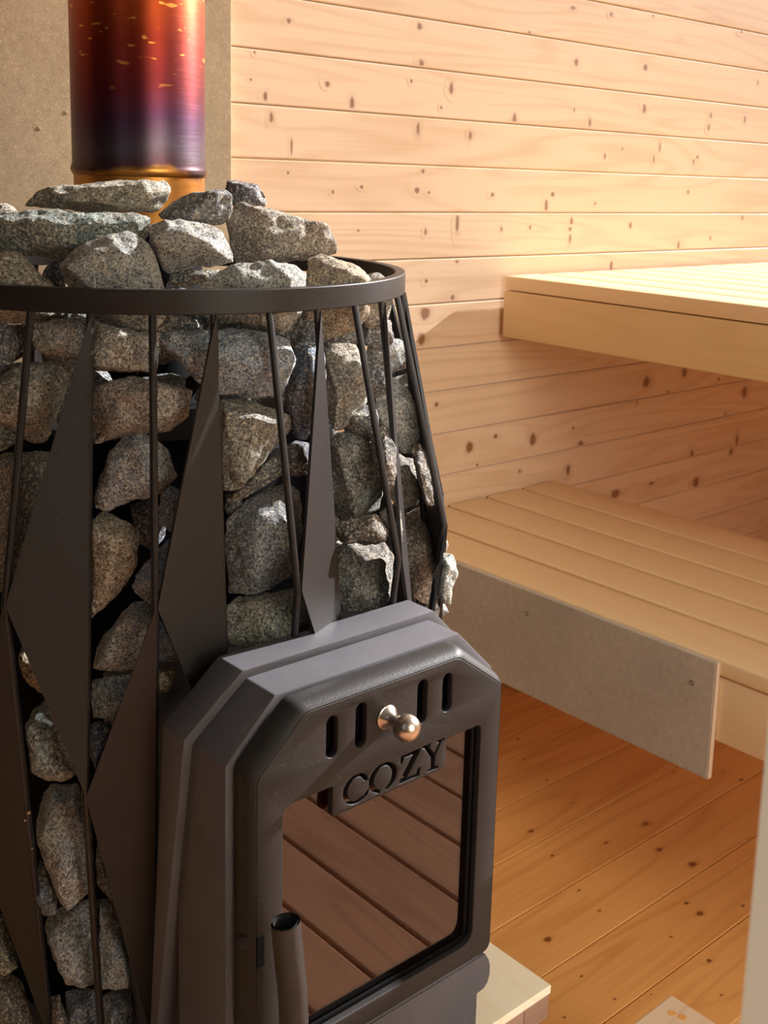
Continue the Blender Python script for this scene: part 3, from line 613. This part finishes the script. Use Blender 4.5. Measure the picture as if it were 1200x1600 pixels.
def stone(outline, label, col, r=None, hd=None, depth=None, seed=0, group=None):
    rng = random.Random(seed * 77 + 5)
    cx = sum(p[0] for p in outline) / len(outline); cy = sum(p[1] for p in outline) / len(outline)
    A = 0.0
    for i in range(len(outline)):
        x0, y0 = outline[i - 1]; x1, y1 = outline[i]; A += x0 * y1 - x1 * y0
    A = abs(A) / 2; d = ray(cx, cy); dh = math.hypot(d.x, d.y)
    size = math.sqrt(A) / F * 1.0
    D = depth if depth else min(0.062, max(0.024, 0.80 * size))
    if hd:
        a_ = dh * dh; b_ = -2 * (d.x * AX.x + d.y * AX.y); c_ = AX.x ** 2 + AX.y ** 2 - 0.240 ** 2; disc = b_ * b_ - 4 * a_ * c_
        zc = CAM.z + d.z * hd / dh
        if zc > 0.86 and disc > 0: hd = max(hd, (-b_ - math.sqrt(disc)) / 2 / a_ * dh + D * 0.5 + 0.004)
        t = hd / dh
    else:
        if r is None:
            q = CAM + d * (0.97 / dh); zc = min(0.93, max(0.21, q.z)); r = min(rod_odd(zc), 0.30) - 0.007 - D * 0.50
        a_ = dh * dh; b_ = -2 * (d.x * AX.x + d.y * AX.y); c_ = AX.x ** 2 + AX.y ** 2 - r * r; disc = b_ * b_ - 4 * a_ * c_
        t = (-b_ - math.sqrt(max(0, disc))) / 2 / a_
    C0 = CAM + d * t; vd = d.normalized()
    # plane through C0 facing half way between the viewer and the cage radius
    rad = Vector((C0.x - AX.x, C0.y - AX.y, 0)).normalized(); nrm = (-vd * 1.0 + rad * 0.6).normalized() if not hd else -vd
    def onp(x, y):
        dd = ray(x, y); tt = (C0 - CAM).dot(nrm) / dd.dot(nrm); return CAM + dd * tt
    base = [onp(x, y) for x, y in outline]; cen = sum(base, Vector()) / len(base); pts = []
    for b in base: pts.append(b + nrm * D * rng.uniform(-0.22, 0.12))
    for b in base:
        if rng.random() < 0.42: pts.append(cen + (b - cen) * rng.uniform(0.5, 0.9) + nrm * D * rng.uniform(0.28, 0.50))
    pts.append(cen + nrm * D * 0.5 + (base[rng.randrange(len(base))] - cen) * rng.uniform(0.1, 0.5))
    for b in base:
        if rng.random() < 0.7: pts.append(cen + (b - cen) * rng.uniform(0.6, 0.85) - nrm * D * rng.uniform(0.3, 0.5))
    org = cen.copy(); me = rock_mesh(pts, org, seed, D)
    o = bpy.data.objects.new('sauna_stone', me); COL.objects.link(o); o.location = org
    c4 = srgb(*col); o.color = c4
    tag(o, label, 'stone', group); return o
G, WM, BL, DK, RU, LT = (150, 143, 130), (162, 144, 118), (132, 140, 150), (104, 100, 98), (150, 118, 90), (176, 164, 146)
S = [
 # the heap above the ring: outline in pixels, label, tint, options
 ([(35,322),(50,302),(66,291),(120,290),(168,290),(185,292),(238,280),(262,282),(269,298),(266,313),(252,330),(214,334),(160,331),(60,326)], 'long flat stone lying topmost in front of the flue pipe foot', WM, dict(hd=1.10, depth=.05)),
 ([(-26,336),(60,326),(150,330),(220,334),(238,340),(238,352),(226,374),(160,400),(118,400),(90,403),(45,398),(-26,402)], 'long dark greenish stone under the topmost flat one, running to the left edge', (122,124,108), dict(hd=1.065, depth=.05)),
 ([(90,416),(104,396),(130,378),(165,370),(200,357),(222,370),(240,390),(252,420),(260,450),(263,495),(248,518),(200,520),(160,508),(130,480),(102,446)], 'large pale pointed stone behind the ring, left of the middle of the heap', LT, dict(hd=.995, depth=.055)),
 ([(228,350),(256,342),(320,345),(350,362),(366,392),(368,412),(320,417),(275,420),(262,430),(246,404),(232,375)], 'pale block shaped stone in the middle of the heap below the pipe', LT, dict(hd=1.035, depth=.05)),
 ([(244,336),(268,313),(300,298),(350,294),(366,306),(366,335),(348,352),(300,346),(250,344)], 'speckled dark stone wedged right of the topmost flat stone', (128,118,106), dict(hd=1.10, depth=.05)),
 ([(348,300),(353,282),(368,279),(404,288),(410,300),(419,320),(400,330),(365,326)], 'small dark stone standing highest on the right of the pipe', (112,100,98), dict(hd=1.17, depth=.035)),
 ([(354,345),(362,325),(376,316),(400,320),(470,341),(516,352),(526,374),(528,398),(500,408),(450,405),(420,408),(368,414),(356,385)], 'big brown grey angular stone on the upper right of the heap', (148,128,106), dict(hd=1.125, depth=.06)),
 ([(262,430),(300,419),(345,420),(330,440),(290,449),(266,446)], 'small dark stone tucked under the pale block in the heap', (110,108,96), dict(hd=1.02, depth=.03)),
 ([(300,454),(328,430),(370,413),(420,403),(460,413),(480,426),(480,452),(473,490),(455,518),(438,524),(400,514),(340,506),(305,492)], 'broad pale stone seen both above and below the middle of the ring', (172,160,140), dict(hd=1.0, depth=.055)),
 ([(478,400),(500,393),(550,408),(580,432),(588,455),(578,490),(556,520),(510,532),(474,524),(476,460)], 'rusty brown stone behind the ring on the right of the heap', (166,138,104), dict(hd=1.06, depth=.055)),
 ([(-26,395),(15,388),(33,398),(46,420),(75,445),(110,470),(126,488),(110,500),(50,510),(-26,504)], 'speckled brown stone behind the ring at the left edge', (150,132,110), dict(hd=.985, depth=.05)),
 ([(55,445),(70,415),(90,405),(104,432),(100,460),(70,462)], 'small dark stone deep in the gap left of the large pointed stone', (86,84,84), dict(hd=1.07, depth=.03)),
 ([(556,440),(575,428),(592,424),(612,440),(614,480),(600,512),(570,512),(560,480)], 'small brown stone inside the right end of the ring', (158,140,116), dict(hd=1.12, depth=.04)),
 ([(-26,330),(-12,316),(12,318),(30,332),(10,345),(-26,345)], 'small brown stone at the left edge of the heap behind the long ones', WM, dict(hd=1.12, depth=.03)),
 ([(262,440),(300,446),(312,480),(330,500),(300,516),(262,512),(258,470)], 'dark stone in the gap under the ring between two pale stones', (84,84,88), dict(hd=1.06, depth=.04)),
 # behind the bars, upper rows
 ([(-30,508),(0,498),(24,515),(31,545),(18,570),(0,582),(-30,580)], 'round dark grey stone at the left edge just below the ring', (112,110,108), {}),
 ([(36,522),(52,502),(98,494),(128,500),(134,530),(124,556),(100,562),(60,552)], 'grey stone just below the ring behind the leftmost wide plate', G, {}),
 ([(136,520),(150,502),(196,512),(238,524),(250,542),(248,586),(200,586),(160,582),(138,570)], 'flat grey brown stone directly below the large pointed stone', (150,138,122), {}),
 ([(245,528),(262,517),(340,511),(418,515),(456,530),(462,562),(450,592),(440,617),(400,622),(345,618),(308,602),(268,560)], 'wide bluish grey stone behind the second wide plate, just below the ring', (146,146,144), dict(depth=.05)),
 ([(462,538),(480,528),(508,536),(512,580),(500,640),(480,690),(462,688),(444,650),(446,590)], 'tall dark blue grey stone behind the middle of the cage', (112,118,126), {}),
 ([(508,545),(522,537),(562,535),(576,560),(580,620),(568,660),(522,675),(506,640)], 'brown square stone behind the thin rod right of the light plate', (150,134,112), {}),
 ([(574,532),(600,524),(630,530),(644,552),(640,574),(604,592),(578,586),(570,560)], 'upper right stone with its top catching the sun', (160,150,134), {}),
 ([(584,604),(610,590),(638,580),(652,630),(656,690),(645,708),(628,710),(600,672),(584,642)], 'long sunlit stone standing at the right edge of the cage', (166,156,136), {}),
 ([(-28,600),(6,580),(40,563),(92,560),(110,578),(98,630),(76,692),(52,698),(30,676),(0,656),(-28,648)], 'coarse speckled grey stone at the left edge, second row', (156,142,122), {}),
 ([(-30,656),(0,655),(30,678),(28,692),(0,706),(-30,704)], 'small dark stone squeezed in at the left edge under the coarse speckled one', (96,92,80), dict(depth=.03)),
 ([(138,640),(150,600),(168,587),(200,585),(262,600),(304,608),(303,632),(296,655),(266,675),(236,668),(200,664),(144,696)], 'broad speckled stone with a reddish left end, below the flat grey brown one', (166,146,128), {}),
 ([(332,630),(345,620),(400,628),(455,648),(462,668),(446,684),(408,722),(372,766),(344,768),(330,700)], 'brown wedge shaped stone right of the second wide plate', (156,140,118), {}),
 ([(352,782),(372,752),(420,712),(442,704),(450,736),(420,758),(380,778),(360,792)], 'narrow dark stone under the brown wedge', (120,112,98), dict(depth=.03, hd=1.01)),
 ([(440,700),(458,688),(486,690),(492,730),(480,745),(452,744)], 'small dark stone in the middle gap left of the light plate', (96,92,90), dict(depth=.035, hd=1.02)),
 ([(144,796),(150,748),(172,702),(196,674),(212,666),(244,682),(264,704),(280,744),(256,770),(236,772),(200,787),(164,800)], 'pointed lilac grey stone behind the rod between the two wide plates', (158,150,142), {}),
 ([(508,690),(522,676),(560,667),(592,680),(602,740),(598,798),(560,812),(538,822),(520,804),(510,742)], 'grey brown stone with a sunlit streak, third row on the right', (140,130,112), {}),
 ([(604,722),(624,708),(650,716),(672,765),(652,790),(622,802),(606,764)], 'brown sun streaked stone near the right edge, third row', (150,130,106), {}),
 ([(350,862),(354,812),(382,780),(448,752),(470,764),(472,840),(456,905),(400,930),(358,930)], 'large blue and brown boulder low right of the second wide plate', (148,144,138), dict(depth=.055)),
 ([(142,812),(160,798),(200,818),(218,832),(216,880),(200,910),(166,950),(142,968),(134,880)], 'tan faced stone right of the leftmost wide plate', (170,142,112), {}),
 ([(250,772),(268,756),(290,772),(290,806),(268,832),(250,820)], 'small blue grey stone half hidden by the second wide plate', (128,136,144), dict(depth=.035)),
 ([(203,916),(234,866),(262,842),(292,850),(286,910),(264,944),(240,952),(214,934)], 'pale blue speckled stone behind the middle rod', (138,150,160), {}),
 ([(520,862),(532,845),(566,840),(606,845),(618,868),(616,930),(592,956),(536,968),(522,930)], 'grey brown cube of stone just above the door housing', (146,130,112), {}),
 ([(518,818),(556,806),(588,800),(608,830),(604,846),(530,850)], 'dark narrow stone above the grey brown cube', (104,90,76), dict(depth=.03, hd=1.03)),
 ([(622,840),(634,806),(664,786),(690,796),(700,850),(692,925),(684,955),(644,938),(626,885)], 'large rusty brown stone at the lower right of the cage', (146,120,98), {}),
 ([(676,880),(690,862),(708,866),(716,896),(704,946),(690,942),(678,920)], 'sunlit stone bulging out between the bars at the right edge', (168,158,138), dict(depth=.035, hd=1.135)),
 ([(656,950),(668,930),(690,928),(698,958),(686,972),(664,968)], 'small stone with a bright sunlit spot beside the door housing', (160,150,134), dict(depth=.03)),
 ([(-30,716),(38,700),(78,706),(66,790),(38,890),(18,928),(-30,936)], 'tall brown stone at the left edge behind the outer rod', (128,112,96), {}),
 ([(350,945),(368,936),(404,932),(470,914),(496,948),(484,988),(440,1010),(366,1020),(350,998)], 'pale block shaped stone resting on the door housing', (170,158,134), {}),
 ([(462,958),(480,948),(502,962),(500,990),(478,1006),(460,1004)], 'small brown stone beside the light plate above the door housing', (150,118,88), dict(depth=.035)),
 ([(142,1046),(150,1010),(178,968),(208,938),(232,934),(250,972),(240,1040),(190,1052)], 'pale wedge shaped stone right of the leftmost wide plate', (168,158,144), {}),
 ([(244,972),(262,962),(284,990),(286,1034),(262,1040),(244,1036)], 'small light blue stone above the left corner of the door housing', (150,158,162), dict(depth=.035)),
 ([(240,1050),(256,1042),(278,1042),(266,1078),(250,1088),(240,1076)], 'small rusty stone under the light blue one', (160,132,96), dict(depth=.03)),
 ([(142,1064),(180,1053),(212,1049),(214,1080),(200,1108),(178,1122),(144,1123)], 'grey stone below the pale wedge shaped one', (140,142,132), {}),
 ([(140,1140),(148,1128),(174,1125),(172,1170),(164,1190),(150,1206),(138,1180)], 'small dark blue stone below the grey one, between two plates', (112,122,138), dict(depth=.035)),
 ([(32,1020),(40,1000),(60,1004),(82,1052),(78,1092),(58,1086),(36,1068)], 'tan brown stone in the gap left of the leftmost wide plate', (168,136,98), dict(depth=.04)),
 ([(38,1130),(52,1102),(70,1092),(100,1104),(118,1150),(120,1210),(96,1222),(70,1220),(48,1206)], 'greenish grey stone in the left gap below the tan brown one', (140,140,126), {}),
 ([(56,1270),(64,1240),(80,1224),(124,1222),(142,1262),(144,1394),(128,1402),(108,1423),(92,1414),(72,1370),(60,1320)], 'tall light grey stone with a pointed lower end in the left gap', (166,160,148), dict(depth=.045)),
 ([(58,1340),(72,1352),(92,1410),(88,1430),(68,1436),(54,1400)], 'narrow dark stone left of the tall light grey one', (110,112,114), dict(depth=.03)),
 ([(68,1452),(74,1424),(100,1416),(134,1404),(154,1404),(156,1540),(130,1547),(100,1544),(84,1500)], 'speckled grey stone under the tall light grey one', (156,152,144), {}),
 ([(154,1404),(170,1402),(186,1440),(206,1522),(202,1546),(180,1550),(154,1548)], 'speckled pale stone left of the lower front plate', (158,156,148), {}),
 ([(98,1552),(130,1546),(156,1544),(158,1622),(98,1622)], 'dark grey stone at the bottom edge left of the rod', (124,126,130), dict(depth=.04)),
 ([(160,1554),(180,1548),(206,1552),(210,1622),(160,1622)], 'grey stone at the bottom edge right of the rod', (136,136,136), dict(depth=.04)),
 ([(-30,1430),(4,1428),(20,1470),(30,1514),(10,1524),(-30,1526)], 'greenish stone at the left edge near the bottom', (110,112,96), {}),
 ([(-30,1530),(10,1518),(34,1530),(52,1590),(50,1625),(-30,1625)], 'brown stone in the bottom left corner', (122,102,84), {}),
 ([(78,1556),(92,1552),(104,1590),(102,1625),(82,1625)], 'small brown stone at the bottom beside the dark grey one', (112,98,82), dict(depth=.03, hd=.99)),
 ([(150,1300),(160,1296),(182,1380),(186,1412),(166,1402),(150,1380)], 'dark stone deep between the lower front plate and the rod', (96,100,104), dict(depth=.03, hd=1.0)),
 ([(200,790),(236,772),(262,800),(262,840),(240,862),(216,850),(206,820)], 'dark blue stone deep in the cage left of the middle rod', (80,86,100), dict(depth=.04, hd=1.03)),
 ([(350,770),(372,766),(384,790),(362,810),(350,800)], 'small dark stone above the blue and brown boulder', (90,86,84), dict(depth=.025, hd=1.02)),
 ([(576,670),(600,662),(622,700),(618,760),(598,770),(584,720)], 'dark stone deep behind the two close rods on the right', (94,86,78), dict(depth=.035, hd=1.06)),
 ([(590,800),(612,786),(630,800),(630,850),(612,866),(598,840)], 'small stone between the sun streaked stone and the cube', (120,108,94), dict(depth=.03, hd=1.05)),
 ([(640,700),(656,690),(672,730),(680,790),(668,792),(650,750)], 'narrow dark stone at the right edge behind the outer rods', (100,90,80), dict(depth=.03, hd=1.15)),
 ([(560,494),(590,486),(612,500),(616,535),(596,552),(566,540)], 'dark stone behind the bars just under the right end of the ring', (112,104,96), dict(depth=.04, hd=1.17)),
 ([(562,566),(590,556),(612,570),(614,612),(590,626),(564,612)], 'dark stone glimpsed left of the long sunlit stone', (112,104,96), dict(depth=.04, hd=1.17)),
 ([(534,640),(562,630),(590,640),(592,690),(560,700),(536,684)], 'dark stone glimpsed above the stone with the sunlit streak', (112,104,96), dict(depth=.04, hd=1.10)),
]

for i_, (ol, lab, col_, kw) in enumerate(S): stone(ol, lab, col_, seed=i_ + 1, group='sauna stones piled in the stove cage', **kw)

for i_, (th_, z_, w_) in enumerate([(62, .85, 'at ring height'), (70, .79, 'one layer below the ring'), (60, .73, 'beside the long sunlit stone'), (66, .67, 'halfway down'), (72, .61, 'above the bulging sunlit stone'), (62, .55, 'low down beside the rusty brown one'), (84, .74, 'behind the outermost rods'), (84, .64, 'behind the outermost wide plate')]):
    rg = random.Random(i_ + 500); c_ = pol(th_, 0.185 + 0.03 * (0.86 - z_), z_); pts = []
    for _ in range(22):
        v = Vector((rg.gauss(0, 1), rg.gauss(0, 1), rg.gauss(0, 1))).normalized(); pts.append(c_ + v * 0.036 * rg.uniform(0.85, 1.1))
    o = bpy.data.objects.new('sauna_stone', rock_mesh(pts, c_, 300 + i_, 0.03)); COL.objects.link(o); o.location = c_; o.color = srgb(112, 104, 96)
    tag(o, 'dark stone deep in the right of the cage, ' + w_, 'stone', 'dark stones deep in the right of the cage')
# the dark stones the heap rests on, glimpsed through its gaps
BUR = ['below the speckled brown edge stone', 'left of the large pale pointed stone', 'behind the large pale pointed stone', 'under the pale block shaped stone', 'behind the broad pale middle stone',
       'below the big brown grey angular stone', 'behind the rusty brown ring stone', 'beside the small brown stone inside the ring', 'below the long dark greenish stone', 'close to the flue pipe foot, left', 'close to the flue pipe foot, right',
       'low at the left edge', 'low behind the leftmost wide plate', 'low behind the middle rod', 'low behind the second wide plate', 'low behind the tall blue grey stone', 'low behind the brown square stone', 'low behind the upper right sunlit stone']
for i_, (th_, r_, z_) in enumerate([(-72, .20, .885), (-48, .195, .895), (-28, .185, .90), (-6, .185, .90), (16, .185, .90), (40, .19, .895), (64, .20, .89), (92, .20, .885), (-70, .115, .905), (-30, .105, .91), (20, .105, .91)] + [(t_, .172, .842) for t_ in (-78, -54, -30, -6, 18, 42, 66)]):
    rg = random.Random(i_ + 900); c_ = pol(th_, r_, z_)
    pts = []
    for _ in range(22):
        v = Vector((rg.gauss(0, 1), rg.gauss(0, 1), rg.gauss(0, 1))).normalized(); pts.append(c_ + Vector((v.x * 0.038, v.y * 0.038, v.z * 0.028)) * rg.uniform(0.85, 1.1))
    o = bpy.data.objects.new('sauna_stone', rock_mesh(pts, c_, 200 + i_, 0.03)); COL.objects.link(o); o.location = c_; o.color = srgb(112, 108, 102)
    tag(o, 'dark buried stone ' + BUR[i_], 'stone', 'buried stones in the top of the heap')
